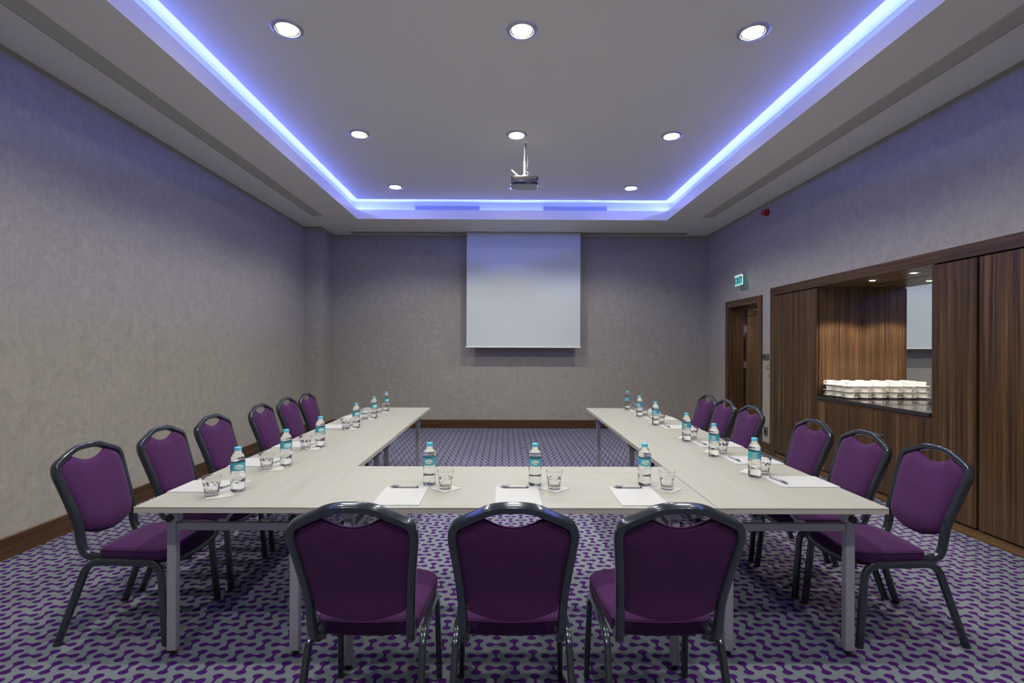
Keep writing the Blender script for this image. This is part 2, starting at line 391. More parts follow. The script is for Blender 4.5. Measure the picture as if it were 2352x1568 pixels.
# trough floors between the lip and the cove wall, lips
c.box(WX0, OX0, WY0, WY1, ZC, ZC+.03).box(OX1, WX1, WY0, WY1, ZC, ZC+.03)
c.box(OX0, OX1, OY1, WY1, ZC, ZC+.03).box(OX0, OX1, WY0, OY0, ZC, ZC+.03)
T = .02
c.box(OX0-T, OX0, OY0-T, OY1+T, ZC+.03, ZC+LIP).box(OX1, OX1+T, OY0-T, OY1+T, ZC+.03, ZC+LIP)
c.box(OX0, OX1, OY1, OY1+T, ZC+.03, ZC+LIP).box(OX0, OX1, OY0-T, OY0, ZC+.03, ZC+LIP)
struct('ceiling', c, MT['ceil'], smooth=False)
c = M()
c.box(WX0-.03, WX0, WY0, WY1, ZC+.03, ZS+.03).box(WX1, WX1+.03, WY0, WY1, ZC+.03, ZS+.03)
c.box(WX0, WX1, WY1, WY1+.03, ZC+.03, ZS+.03).box(WX0, WX1, WY0-.03, WY0, ZC+.03, ZS+.03)
c.box(WX0, WX1, WY0, WY1, ZS, ZS+.03)
struct('ceiling_cove', c, MT['ceil'], smooth=False)
struct('ceiling_raft', M().box(RX0, RX1, RY0, RY1, ZR, ZS), MT['ceil'], smooth=False)
# flush pocket strip over the screen
struct('trim_1', M().bbox(-2.72, -.72, 8.60, 8.76, ZC-.006, ZC, .002).bbox(1.33, 3.18, 8.60, 8.76, ZC-.006, ZC, .002), plain('pocket_strip', (0.36,0.33,0.29), 0.6))

# LED strips in the trough
for dx, dy, cx_, cy_, ln, lab in (
    (1, 0, WX0, (WY0+WY1)/2, WY1-WY0-.2, 'blue LED strip hidden in the left side of the ceiling cove'),
    (-1, 0, WX1, (WY0+WY1)/2, WY1-WY0-.2, 'blue LED strip hidden in the right side of the ceiling cove'),
    (0, -1, (WX0+WX1)/2, WY1, WX1-WX0-.2, 'blue LED strip in the cove above the projection screen'),
    (0, 1, (WX0+WX1)/2, WY0, WX1-WX0-.2, 'blue LED strip in the cove behind the viewer')):
    t = thing('led_strip', lab, 'light', (cx_, cy_, LED_Z), group='blue cove lights')
    def strip(a0, a1, z0, z1):
        if dx: return M().box(min(dx*a0, dx*a1), max(dx*a0, dx*a1), -ln/2, ln/2, z0, z1)
        return M().box(-ln/2, ln/2, min(dy*a0, dy*a1), max(dy*a0, dy*a1), z0, z1)
    obj('profile', strip(0, .008, -.014, .014), MT['bezel'], t)
    obj('diffuser', strip(.008, .014, -.010, .010), MT['led'], t)

# linear diffusers in the soffit
def diffuser(x0, x1, gap_side, lab):
    t = thing('air_diffuser', lab, 'air vent', ((x0+x1)/2, 3.0, ZC), group='long slot diffusers in the side ceilings')
    y0, y1 = YN+.3-3.0, 7.573-3.0; h = (x1-x0)/2
    obj('backing', M().box(-h, h, y0, y1, -.0015, 0), MT['slot'], t)
    n = 9
    for k in range(n):
        xa = -h + .010 + (2*h-.02)*k/n
        obj('slat', M().box(xa, xa+(2*h-.02)/n*.80, y0+.008, y1-.008, -.006, -.0015), MT['grille'], t)
    fr = M().box(-h, -h+.008, y0, y1, -.007, -.0015).box(-h, h, y1-.008, y1, -.007, -.0015).box(h-.008, h, y0, y1, -.007, -.0015).box(-h, h, y0, y0+.008, -.007, -.0015)
    obj('frame', fr, MT['grille'], t)
    g = -h-.012 if gap_side < 0 else h
    obj('shadow_gap', M().box(g, g+.012, y0, y1, -.001, 0), MT['black'], t)
diffuser(-2.961, -2.807, -1, 'long narrow slot diffuser in the ceiling along the left wall')
diffuser(3.014, 3.173, 1, 'long narrow slot diffuser in the ceiling along the right wall above the cabinets')

# supply grilles on the back wall of the cove
for x0, x1, lab in ((-1.516, -.437, 'white louvred air grille in the far cove, left of the projector'), (.614, 1.682, 'white louvred air grille in the far cove, right of the projector')):
    t = thing('air_grille', lab, 'air vent', ((x0+x1)/2, WY1, CAM_Z+2.305), group='louvred grilles in the far cove')
    h = (x1-x0)/2
    obj('frame', M().box(-h, h, -.012, 0, .045, .055).box(-h, h, -.012, 0, -.055, -.045).box(-h, -h+.012, -.012, 0, -.045, .045).box(h-.012, h, -.012, 0, -.045, .045), MT['vent'], t)
    obj('backing', M().box(-h+.012, h-.012, -.002, 0, -.045, .045), MT['ventback'], t)
    for k in range(5):
        z = -.037 + k*.0185
        obj('louvre', M().add([(-h+.012,-.012,z-.006),(h-.012,-.012,z-.006),(h-.012,-.002,z+.005),(-h+.012,-.002,z+.005),(-h+.012,-.012,z-.003),(h-.012,-.012,z-.003),(h-.012,-.002,z+.008),(-h+.012,-.002,z+.008)],
            [(0,1,2,3),(4,7,6,5),(0,4,5,1),(3,2,6,7),(0,3,7,4),(1,5,6,2)]), MT['vent'], t)

# ------------------------------------------------------------------ downlights
def spot(parent, e, col, size_deg, blend, r, z=-.03):
    d = bpy.data.lights.new('lamp_light', 'SPOT'); d.energy = e; d.color = col; d.spot_size = math.radians(size_deg); d.spot_blend = blend; d.shadow_soft_size = r
    o = bpy.data.objects.new('lamp_light', d); C.objects.link(o); o.parent = parent; o.location = (0,0,z); return o
def make_downlight(loc, lab):
    t = thing('downlight', lab, 'ceiling light', loc, 0, 'round recessed downlights in the ceiling')
    obj('trim_ring', M().lathe([(.080,-.002),(.082,-.008),(.086,-.010),(.106,-.008),(.114,-.002),(.114,0)], 40), MT['bezel'], t)
    obj('reflector', M().lathe([(.084,-.007),(.078,-.003),(.060,-.001)], 40), MT['reflector'], t)
    obj('lamp_disc', M().lathe([(.001,-.016),(.030,-.0155),(.054,-.012),(.068,-.006),(.072,-.001),(.001,-.001)], 40), MT['lampglow'], t)
    obj('bulb_rim', M().lathe([(.022,-.014),(.023,-.020),(.027,-.020),(.028,-.014)], 24), MT['steel'], t)
    spot(t, DOWN_W, DOWN_COL, 134, 0.42, .05)
    return t
rows = [(-.03, 'behind the viewer'), (1.78, 'overhead near the viewer'), (3.535, 'in the nearest visible row'), (5.269, 'in the middle row'), (6.985, 'in the far row by the screen')]
dl0 = None
for y, rn in rows:
    for x, cn in ((-1.565, 'left'), (.11, 'middle'), (1.767, 'right')):
        lab = '%s round recessed downlight %s' % (cn, rn)
        if cn == 'middle' and y > 6.9: lab = 'round recessed downlight hidden behind the projector'
        if cn == 'middle' and y > 6.9: x = .145
        if dl0 is None: dl0 = make_downlight((x, y, ZR), lab)
        else: dup(dl0, (x, y, ZR), 0, lab)

# ------------------------------------------------------------------ doorway on the right
t = M()
t.bbox(XR-.018, XR+.0, DY1, DY1+.092, 0, DH+.10, .003).bbox(XR-.018, XR+.0, DY0-.113, DY0, 0, DH+.10, .003)
struct('trim_2', t, MT['wood'])
struct('trim_3', M().bbox(XR-.018, XR, DY0, DY1, DH, DH+.10, .003), MT['woodh'])
d = thing('door_1', 'tall walnut door standing open into the corridor, beside the cabinets', 'door', (XR, DY1, 0)); d['kind'] = 'structure'
obj('jamb', M().bbox(0, .235, -.0, .03, 0, DH, .002), MT['wood'], d)
obj('jamb', M().bbox(0, .235, DY0-DY1-.03, DY0-DY1, 0, DH, .002), MT['wood'], d)
obj('jamb_head', M().bbox(0, .235, DY0-DY1, 0, DH, DH+.03, .002), MT['woodh'], d)
leaf = obj('door_leaf', M().bbox(.285, 1.17, -.005, .035, .008, DH-.01, .002), MT['oak'], d)
for z in (.35, 1.18, 1.75):
    hn = M().box(.236, .284, -.004, -.001, z-.055, z+.055)
    for k in range(5): hn.cyl((.262, -.008, z-.055+k*.022), (.262, -.008, z-.055+k*.022+.020), .008, 10)
    obj('hinge', hn, MT['steel'], d)
obj('door_closer', M().bbox(.50, .72, -.05, -.006, 1.98, 2.04, .004).cyl((.60,-.04,2.05),(.30,-.18,2.06),.006,8), MT['steel'], d)
# corridor behind the doorway
struct('wall_corridor', M().box(XR+1.6, XR+1.7, 6.75, YB, 0, 2.5), MT['wall'])
struct('wall_corridor_end', M().box(XR+.12, XR+1.6, YB-.2, YB, 0, 2.5), MT['wall'])
struct('wall_corridor_near', M().box(XR+.12, XR+1.6, 6.73, 6.83, 0, 2.5), MT['wall'])
struct('ceiling_corridor', M().box(XR+.12, XR+1.6, 6.83, YB-.2, 2.5, 2.55), MT['ceil'])
struct('floor_threshold', M().box(XR, XR+.235, DY0, DY1, 0, .004), MT['steel'])
ct = thing('corridor_light', 'small ceiling light in the corridor behind the open door', 'ceiling light', (XR+1.0, 7.35, 2.5))
obj('trim_ring', M().lathe([(.04,-.01),(.06,-.01),(.065,0)], 24), MT['bezel'], ct)
obj('lamp_disc', M().lathe([(.001,-.004),(.04,-.004),(.04,-.001),(.001,-.001)], 24), MT['nicheglow'], ct)
spot(ct, 30, NICHE_COL, 150, .7, .04)

# ------------------------------------------------------------------ built-in cabinets on the right
CY0, CY1 = 1.55, 6.66            # run of the joinery
NY0, NY1 = 4.13, 5.661           # niche
ZT0, ZT1 = 2.15, 2.254           # top trim
XM = 4.098                       # mirror plane
CT = .903                        # counter top height
def at0(name, lab, cat, y, **k): return thing(name, lab, cat, (CABF, y, 0), **k)
# frame around the whole joinery
t = at0('cabinet_frame', 'dark walnut frame around the built-in cupboard wall', 'cabinet frame', CY1)
obj('frame_head', M().bbox(0, .05, CY0-CY1, 0, ZT0, ZT1, .002), MT['woodh'], t)
obj('frame_post', M().bbox(0, .05, -.115, 0, 0, ZT0, .002), MT['wood'], t)
obj('frame_post', M().bbox(0, .05, CY0-CY1, CY0-CY1+.12, 0, ZT0, .002), MT['wood'], t)
def cupboard(y0, y1, ndoors, lab, gaps, z0=.075, z1=ZT0-.012, depth=.6, cat='cupboard', top=None):
    t = at0('cupboard', lab, cat, y1, group='walnut cupboard units along the right wall')
    obj('carcass', M().box(.028, depth, y0-y1, 0, .06, z1+.006), MT['dark'], t)
    obj('plinth', M().box(.012, .03, y0-y1, 0, 0, .062), MT['woodh'], t)
    obj('floor_trim', M().bbox(-.006, .011, y0-y1, 0, 0, .022, .002), MT['base'], t)
    ds = []
    for (a, b) in gaps:
        ds.append(obj('cabinet_door', M().bbox(.002, .024, a-y1, b-y1, z0, z1, .0015), MT['wood'], t))
    return t, ds
cupboard(NY1, 6.545, 2, 'tall narrow two-door walnut cupboard between the doorway and the cup niche', [(NY1+.002, 6.117), (6.129, 6.540)])
cupboard(1.67, NY0, 5, 'tall walnut cupboard nearest the viewer, right of the cup niche', [(3.735, NY0-.001), (3.283, 3.712), (2.85, 3.270), (2.43, 2.838), (2.01, 2.418), (1.672, 1.998)])
t, ds = cupboard(NY0, NY1, 3, 'low three-door walnut cupboard under the coffee cups', [(4.640, 5.138), (5.144, NY1-.002), (NY0+.002, 4.634)], z1=CT-.062)
kp = obj('lock', M().cyl((.002, 4.665-NY1, .62), (-.012, 4.665-NY1, .62), .010, 14).box(-.03, -.012, 4.663-NY1, 4.667-NY1, .612, .628), MT['chrome'], ds[0])
obj('key', M().cyl((-.030, 4.665-NY1, .622), (-.034, 4.665-NY1, .622), .014, 14).cyl((-.03, 4.665-NY1-.004, .60), (-.034, 4.665-NY1-.004, .575), .004, 8), MT['chrome'], ds[0])
# niche lining
t = at0('niche_lining', 'walnut panelled lining of the lit niche around the stacked cups', 'panelling', NY1)
obj('side_panel', M().box(.026, XM-CABF+.03, -.004, .0, CT, ZT0), MT['wood'], t)
obj('side_panel', M().box(.026, XM-CABF+.03, NY0-NY1, NY0-NY1+.004, CT, ZT0), MT['wood'], t)
obj('head_panel', M().box(.05, XM-CABF+.03, NY0-NY1+.004, -.004, ZT0-.0, ZT0+.03), MT['woodh'], t)
obj('counter_edge_strip', M().box(.006, .03, NY0-NY1, 0, CT-.060, CT-.038), mat_wood('strip_wood', 'y', (0.10,0.05,0.03), (0.16,0.09,0.05), (0.2,0.12,0.07)), t)
t = tag(obj('countertop', M().bbox(CABF-.018, XM+.02, NY0+.001, NY1-.005, CT-.036, CT, .004), MT['stone']), 'polished black stone countertop in the lit niche under the cups', 'countertop')
t = thing('mirror', 'wall mirror at the back of the niche behind the cups', 'mirror', (XM, (NY0+NY1)/2, CT))
hh = (NY1-NY0)/2-.005
obj('mirror_glass', M().box(0, .006, -hh, hh, .001, ZT0-CT-.001), MT['mirror'], t, smooth=False)
obj('backing_board', M().box(.006, .02, -hh, hh, 0, ZT0-CT), MT['dark'], t)
struct('wall_cabinet_back', M().box(XM+.1, XM+.2, CY0, CY1, 0, 2.5).box(XR+.12, XM+.1, CY0-.05, CY0, 0, 2.5).box(XR+.12, XM+.1, CY1, CY1+.05, 0, 2.5).box(XR+.03, XM+.1, CY0, CY1, ZT1+.05, ZT1+.1), MT['dark'])
# niche lamps
n0 = None
for y, lab in ((5.10, 'small recessed lamp in the niche head, farther one over the cups'), (4.58, 'small recessed lamp in the niche head, nearer one')):
    if n0 is None:
        n0 = thing('niche_downlight', lab, 'ceiling light', (3.80, y, ZT0), 0, 'recessed lamps in the niche head')
        obj('trim_ring', M().lathe([(.028,-.004),(.050,-.005),(.054,0)], 32), MT['chrome'], n0)
        obj('lamp_disc', M().lathe([(.001,-.008),(.022,-.007),(.028,-.003),(.001,-.003)], 32), MT['nicheglow'], n0)
        spot(n0, NICHE_W, NICHE_COL, 114, .25, .015, -.02)
    else: dup(n0, (3.80, y, ZT0), 0, lab)

# cups and saucers in stacks of three
def make_saucer():
    t = thing('saucer', '', 'saucer', (0,0,0), 0, 'white saucers in the niche stacks')
    obj('plate', M().lathe([(.001,.003),(.026,.003),(.030,0),(.034,.0),(.034,.004),(.055,.009),(.0745,.0165),(.0750,.0185),(.073,.0190),(.052,.0125),(.030,.0065),(.001,.0060)], 36), MT['china'], t)
    return t
def make_cup():
    t = thing('coffee_cup', '', 'cup', (0,0,0), 0, 'white cups in the niche stacks')
    obj('bowl', M().lathe([(.001,.004),(.020,.003),(.024,0),(.027,0),(.029,.005),(.037,.016),(.0415,.034),(.0435,.0535),(.0425,.0555),(.0412,.054),(.039,.034),(.034,.018),(.022,.009),(.001,.008)], 36), MT['china'], t)
    pth = smoothpath([(.040,0,.044),(.052,0,.047),(.062,0,.040),(.060,0,.028),(.050,0,.018),(.036,0,.015)], 5)
    pr = [(.0045*math.cos(2*PI*k/8), .003*math.sin(2*PI*k/8)) for k in range(8)]
    obj('handle', M().sweep(pth, pr, (0,1,0)), MT['china'], t)
    return t
sa0 = make_saucer(); cu0 = make_cup(); first = True
rown = ('front row', 'middle row', 'back row'); coln = ('leftmost stack', 'middle stack', 'stack against the mirror'); tier = ('bottom', 'middle', 'top')
for r, (yy, xs) in enumerate(((5.305, (3.712, 3.864, 4.016)), (5.448, (3.700, 3.855, 4.008)), (5.572, (3.680, 3.846, 4.010)))):
    for cidx, xx in enumerate(xs):
        for k in range(3):
            ja, jb = random.uniform(-.003,.003), random.uniform(-.003,.003)
            z = CT + k*.0600
            ls = 'white saucer on the %s tier of the %s in the %s' % (tier[k], coln[cidx], rown[r])
            lc = 'white cup on the %s tier of the %s, %s' % (tier[k], coln[cidx], rown[r])
            rz = random.choice((-.4, .3, PI+.3, -.6, PI*.9)) if cidx else PI+random.uniform(-.5,.5)
            if r == 0 and cidx == 2: rz = -.5
            if first:
                sa0.location = (xx+ja, yy+jb, z); sa0['label'] = ls; cu0.location = (xx+ja, yy+jb, z+.0062); cu0.rotation_euler.z = rz; cu0['label'] = lc; first = False
            else:
                dup(sa0, (xx+ja, yy+jb, z), 0, ls); dup(cu0, (xx+ja, yy+jb, z+.0062), rz, lc)

# ------------------------------------------------------------------ small things on the right wall
t = thing('exit_sign', 'glowing green acrylic EXIT sign hanging above the doorway', 'exit sign', (XR, 7.40, 2.47))
obj('panel', M().bbox(-.100, -.092, -.118, .118, -.080, .060, .001), MT['acryl'], t)
obj('panel_edge', M().box(-.101, -.091, -.121, .121, -.084, -.080).box(-.101, -.091, -.121, -.118, -.08, .06).box(-.101, -.091, .118, .121, -.08, .06), MT['acryl_edge'], t)
obj('housing', M().bbox(-.115, -.078, -.122, .122, .068, .090, .003), MT['gray'], t)
obj('lamp_strip', M().box(-.104, -.088, -.118, .118, .062, .069), MT['signled'], t)
obj('wall_bracket', M().bbox(-.104, 0, -.035, .035, .090, .102, .002).bbox(-.012, 0, -.05, .05, .07, .13, .003).cyl((-.02,0,.102),(-.02,0,.14),.004,8), MT['gray'], t)
def text_mesh(body, size, extrude=.0006):
    cu = bpy.data.curves.new('tmp', 'FONT'); cu.body = body; cu.size = size; cu.extrude = extrude; cu.align_x = 'CENTER'; cu.align_y = 'CENTER'; cu.resolution_u = 3
    o = bpy.data.objects.new('tmp', cu); C.objects.link(o); bpy.context.view_layer.update()
    me = bpy.data.meshes.new_from_object(o, depsgraph=bpy.context.evaluated_depsgraph_get())
    m = M(); m.add([v.co[:] for v in me.vertices], [tuple(p.vertices) for p in me.polygons])
    bpy.data.objects.remove(o); bpy.data.meshes.remove(me); bpy.data.curves.remove(cu); return m
tm = text_mesh('EXIT', .135, .001)
# text x -> -y (E on the far side), text y -> z, facing -x ; widen strokes for a bold face
R = Matrix(((0,0,-1,0),(-1,0,0,0),(0,1,0,0),(0,0,0,1)))
for dx in (-.0035, 0, .0035):
    pass
bold = M()
for dx in (-.004, -.002, 0, .002, .004):
    bold.add([(v[0]*.92+dx, v[1], v[2]+dx*.02) for v in tm.v], tm.f)
bold.xform(Matrix.Translation((-.1025, 0, -.016)) @ R)
obj('lettering', bold, MT['acryl_text'], t, smooth=False)

t = thing('fire_alarm', 'dark red round fire alarm sounder high on the right wall', 'alarm', (XR, 6.76, 3.305))
obj('base', M().lathe([(.001,0),(.050,0),(.050,.022),(.044,.03),(.001,.03)], 28).xform(Matrix.Rotation(-PI/2, 4, 'Y')), MT['red'], t)
obj('horn', M().lathe([(.036,.03),(.044,.050),(.044,.060),(.030,.078),(.001,.082)], 28).xform(Matrix.Rotation(-PI/2, 4, 'Y')), MT['red'], t)
t = thing('switch_panel', 'dark grey switch panel on the wall between doorway and cabinets', 'switch', (XR, 6.79, 1.325))
obj('plate', M().bbox(-.010, 0, -.08, .08, -.040, .040, .002), MT['plate'], t)
obj('switch_button', M().cyl((-.010,.04,0),(-.018,.04,0),.014,16), MT['black'], t)
obj('switch_button', M().bbox(-.014,-.010,-.06,.0,-.025,.025,.001), MT['plate'], t)
t = thing('thermostat', 'small white thermostat under the dark switch panel', 'thermostat', (XR, 6.735, 1.208))
obj('plate', M().bbox(-.012, 0, -.045, .045, -.042, .042, .002), MT['white'], t)
obj('dial', M().cyl((-.012,.012,.0),(-.024,.012,.0),.016,18), MT['white'], t)
t = thing('cable_clip', 'small curved white cable clip below the thermostat', 'clip', (XR, 6.735, 1.085))
obj('hook', M().sweep([(-.01, .03*math.cos(a), .03*math.sin(a)) for a in [PI*(1.0+k*.1) for k in range(7)]], [(.004*math.cos(2*PI*k/8), .004*math.sin(2*PI*k/8)) for k in range(8)], (1,0,0)), MT['white'], t)
t = thing('wall_socket', 'grey wall socket low beside the cabinet post', 'socket', (XR, 6.79, .30))
obj('plate', M().bbox(-.009, 0, -.045, .045, -.06, .06, .002), MT['plate'], t)
obj('socket_face', M().cyl((-.009,0,0),(-.012,0,0),.022,18), MT['black'], t)
t = thing('wall_socket', 'small white wall socket low on the left wall beside the pillar', 'socket', (XL, 8.06, .215))
obj('plate', M().bbox(0, .010, -.075, .075, -.035, .035, .002), MT['white'], t)
obj('socket_face', M().cyl((.010,-.035,0),(.013,-.035,0),.018,16), MT['plate'], t)
obj('socket_face', M().cyl((.010,.035,0),(.013,.035,0),.018,16), MT['plate'], t)

# ------------------------------------------------------------------ floor box
t = thing('floor_box', 'carpeted floor socket box with steel edge in the middle of the room', 'floor box', (.135, 7.2, 0))
obj('lid', M().box(-.13, .15, -.14, .14, 0, .0035), MT['carpet'], t)
obj('steel_edge', M().box(-.146, -.137, -.17, .17, 0, .006).box(-.128, -.122, -.17, .16, 0, .006).box(-.146, .155, -.155, -.146, 0, .005), MT['chrome'], t)
obj('lid_latch', M().box(.10, .15, -.15, -.11, .0035, .006), MT['black'], t)

# ------------------------------------------------------------------ projection screen
t = thing('projection_screen', 'pale grey pull-down projection screen hanging before the back wall', 'screen', (.31, 8.606, ZC))
hw = .990; bz = 1.4475-ZC
sc = M(); nx = 16
for k in range(nx+1):
    x = -hw + 2*hw*k/nx; y = .003*math.sin(k*.9)
    sc.v += [(x, y, 0), (x, y, bz+.01), (x, y+.0015, bz+.01), (x, y+.0015, 0)]
for k in range(nx):
    a = 4*k; b = 4*(k+1)
    for i in range(4): sc.f.append((a+i, a+(i+1)%4, b+(i+1)%4, b+i))
sc.f += [(3,2,1,0), (4*nx, 4*nx+1, 4*nx+2, 4*nx+3)]
obj('fabric', sc, MT['screen'], t)
obj('side_border', M().box(hw, hw+.004, -.002, .003, bz, 0), MT['white'], t)
obj('side_border', M().box(-hw-.004, -hw, -.002, .003, bz, 0), MT['white'], t)
obj('bottom_bar', M().cyl((-hw-.018, 0, bz), (hw+.018, 0, bz), .010, 14), MT['screenbar'], t)
obj('roller_slot', M().box(-hw-.03, hw+.03, -.03, .035, -.004, 0), MT['slot'], t)

# ------------------------------------------------------------------ projector
t = thing('projector', 'black ceiling projector on a white pole pointing at the screen', 'projector', (.205, 5.49, ZR))
def rbox(w, d, z0, z1, r, taper=0.0):
    pts = []
    for cx, cy, a0 in ((w/2-r, d/2-r, 0), (-w/2+r, d/2-r, PI/2), (-w/2+r, -d/2+r, PI), (w/2-r, -d/2+r, 1.5*PI)):
        for k in range(6): pts.append((cx + r*math.cos(a0+PI/2*k/5), cy + r*math.sin(a0+PI/2*k/5)))
    m = M(); n = len(pts)
    rings = [(z0, 1-taper-.03), (z0+.006, 1-taper), ((z0+z1)/2, 1), (z1-.006, 1), (z1, .97)]
    vs = []; fs = []
    for z, s_ in rings: vs += [(x*s_, y*s_, z) for x, y in pts]
    for i in range(len(rings)-1):
        for k in range(n): fs.append((i*n+k, i*n+(k+1)%n, (i+1)*n+(k+1)%n, (i+1)*n+k))
    fs.append(tuple(range(n-1,-1,-1))); fs.append(tuple((len(rings)-1)*n+k for k in range(n)))
    return m.add(vs, fs)
pb = obj('body', rbox(.298, .22, -.478, -.395, .03), MT['projector'], t)
obj('lower_shell', rbox(.288, .212, -.484, -.470, .03, .03), MT['projlow'], t)
obj('vent_slot', M().box(.01, .07, -.1125, -.095, -.474, -.466), MT['black'], pb)
for i, x in enumerate((.04, .052, .075, .088, .10, .115)):
    obj('port', M().cyl((x, -.107, -.435+.012*(i%2)), (x, -.1125, -.435+.012*(i%2)), .0035, 8), MT['chrome'], pb)
obj('lens', M().cyl((-.07,.10,-.45),(-.07,.135,-.45),.028,20).cyl((-.158,.02,-.455),(-.150,.02,-.455),.010,12), MT['chrome'], t)
obj('pole', M().cyl((0,0,-.0),(0,0,-.335),.009,16), MT['white'], t)
obj('pole_sleeve', M().cyl((0,0,-.20),(0,0,-.335),.0115,16).cyl((0,0,-.335),(0,0,-.37),.018,16,.011), MT['white'], t)
obj('mount_plate', M().bbox(-.055,.055,-.045,.045,-.392,-.380,.002).bbox(-.03,.03,-.02,.02,-.38,-.355,.003), MT['white'], t)
obj('ceiling_plate', M().bbox(-.05,.05,-.04,.04,-.004,0,.001), MT['ceil'], t)
for sx, sy in ((-1,-1),(1,-1),(-1,1),(1,1)):
    obj('mount_arm', M().sweep([(sx*.02, sy*.01, -.385), (sx*.07, sy*.04, -.386), (sx*.12, sy*.075, -.396)], [(.006,.002),(-.006,.002),(-.006,-.002),(.006,-.002)], (0,0,1)), MT['white'], t)
circ = lambda r, n=8: [(r*math.cos(2*PI*k/n), r*math.sin(2*PI*k/n)) for k in range(n)]
obj('cable', M().sweep(smoothpath([(.004,-.012,0),(.020,-.02,-.06),(.032,-.02,-.14),(.034,-.02,-.22),(.022,-.02,-.30),(.03,-.02,-.36),(.08,-.03,-.375),(.12,-.05,-.40)],5), circ(.004), (0,1,0)), MT['black'], t)
obj('cable', M().sweep(smoothpath([(.0,-.016,0),(.002,-.022,-.1),(-.004,-.022,-.2),(.004,-.02,-.31),(.035,-.03,-.33),(.025,-.03,-.365),(-.04,-.04,-.375),(-.07,-.05,-.40)],5), circ(.003), (0,1,0)), MT['white'], t)
obj('antenna', M().sweep([(-.06,-.06,-.395),(-.10,-.06,-.355),(-.145,-.06,-.315)], [(.007,.003),(-.007,.003),(-.007,-.003),(.007,-.003)], (0,1,0)).cyl((-.06,-.06,-.40),(-.06,-.06,-.375),.012,12), MT['white'], t)

# ------------------------------------------------------------------ tables
TT = .74
def make_table(length=1.7955, width=.75, name_lab='', along='y'):
    """length along local x, width along local y, origin at floor centre"""
    t = thing('folding_table', name_lab, 'table', (0,0,0), 0, 'pale folding tables set out as a U')
    L2, W2 = length/2, width/2
    obj('tabletop', M().bbox(-L2, L2, -W2, W2, TT-.006, TT, .001), MT['tab'], t)
    obj('edge_band', M().bbox(-L2+.0005, L2-.0005, -W2+.0005, W2-.0005, TT-.027, TT-.0061, .001), MT['edge'], t)
    for sx in (-1, 1):
        x = sx*(L2-.165)
        for sy in (-1, 1):
            y = sy*(W2-.115) if sy > 0 else -(W2-.065)
            lg = obj('leg', M().bbox(x-.0165, x+.0165, y-.0215, y+.0215, .022, TT-.075, .003), MT['leg'], t)
            obj('foot', M().cyl((x,y,.0),(x,y,.008),.016,16).cyl((x,y,.006),(x,y,.024),.006,10), MT['black'], lg)
            obj('fold_bracket', M().bbox(x-.020, x+.020, y-.005, y+.032, TT-.115, TT-.030, .002).cyl((x-.021,y+.02,TT-.05),(x-.024,y+.02,TT-.05),.007,10), MT['leg'], t)
            obj('clamp_knob', M().cyl((x-sx*-.018, y-.004, TT-.098), (x+sx*.030, y-.004, TT-.098), .017, 18), MT['black'], t)
        y0 = -(W2-.065)+.0215; y1 = (W2-.115)-.0215
        obj('crossbar', M().bbox(x-.012, x+.012, y0, y1, .582, .618, .002), MT['leg'], t)
        for yb in (-.08, .12):
            br = M().sweep([(x-sx*.006, yb, .618), (x-sx*.24, yb+.03, TT-.03)], [(.009,.004),(-.009,.004),(-.009,-.004),(.009,-.004)], (0,1,0))
            br.cyl((x-sx*.004, yb-.02, .625), (x-sx*.004, yb+.02, .625), .010, 10)
            obj('brace', br, MT['leg'], t)
    for sy in (-1, 1):
        obj('rail', M().bbox(-L2+.08, L2-.08, sy*(W2-.13)-.012, sy*(W2-.13)+.012, TT-.050, TT-.0275, .002), MT['leg'], t)
    return t
g = 'pale folding tables set out as a U'
XLI, XLO, XRI, XRO = -.8667, -1.6155, .9305, 1.6854
YF, YS, YE = 2.153, 3.949, 5.735
tb = make_table(name_lab='pale laminate folding table across the front, behind the three nearest chairs')
tb.location = ((XLI+XRI)/2, YF+.375, 0)
# side tables: local +y must point outward/inward so the larger leg inset lies on the inner side
dup(tb, (XLO+.3745, 3.0525, 0), -PI/2, 'pale folding table on the left arm of the U, nearer the viewer', g)
dup(tb, (XLO+.3745-.006, 4.8490, 0), -PI/2, 'pale folding table on the left arm of the U, farther from the viewer', g)
dup(tb, (XRO-.3765, 3.0525, 0), PI/2, 'pale folding table on the right arm of the U, nearer the viewer', g)
dup(tb, (XRO-.3765+.004, 4.8490, 0), PI/2, 'pale folding table on the right arm of the U, farther from the viewer', g)

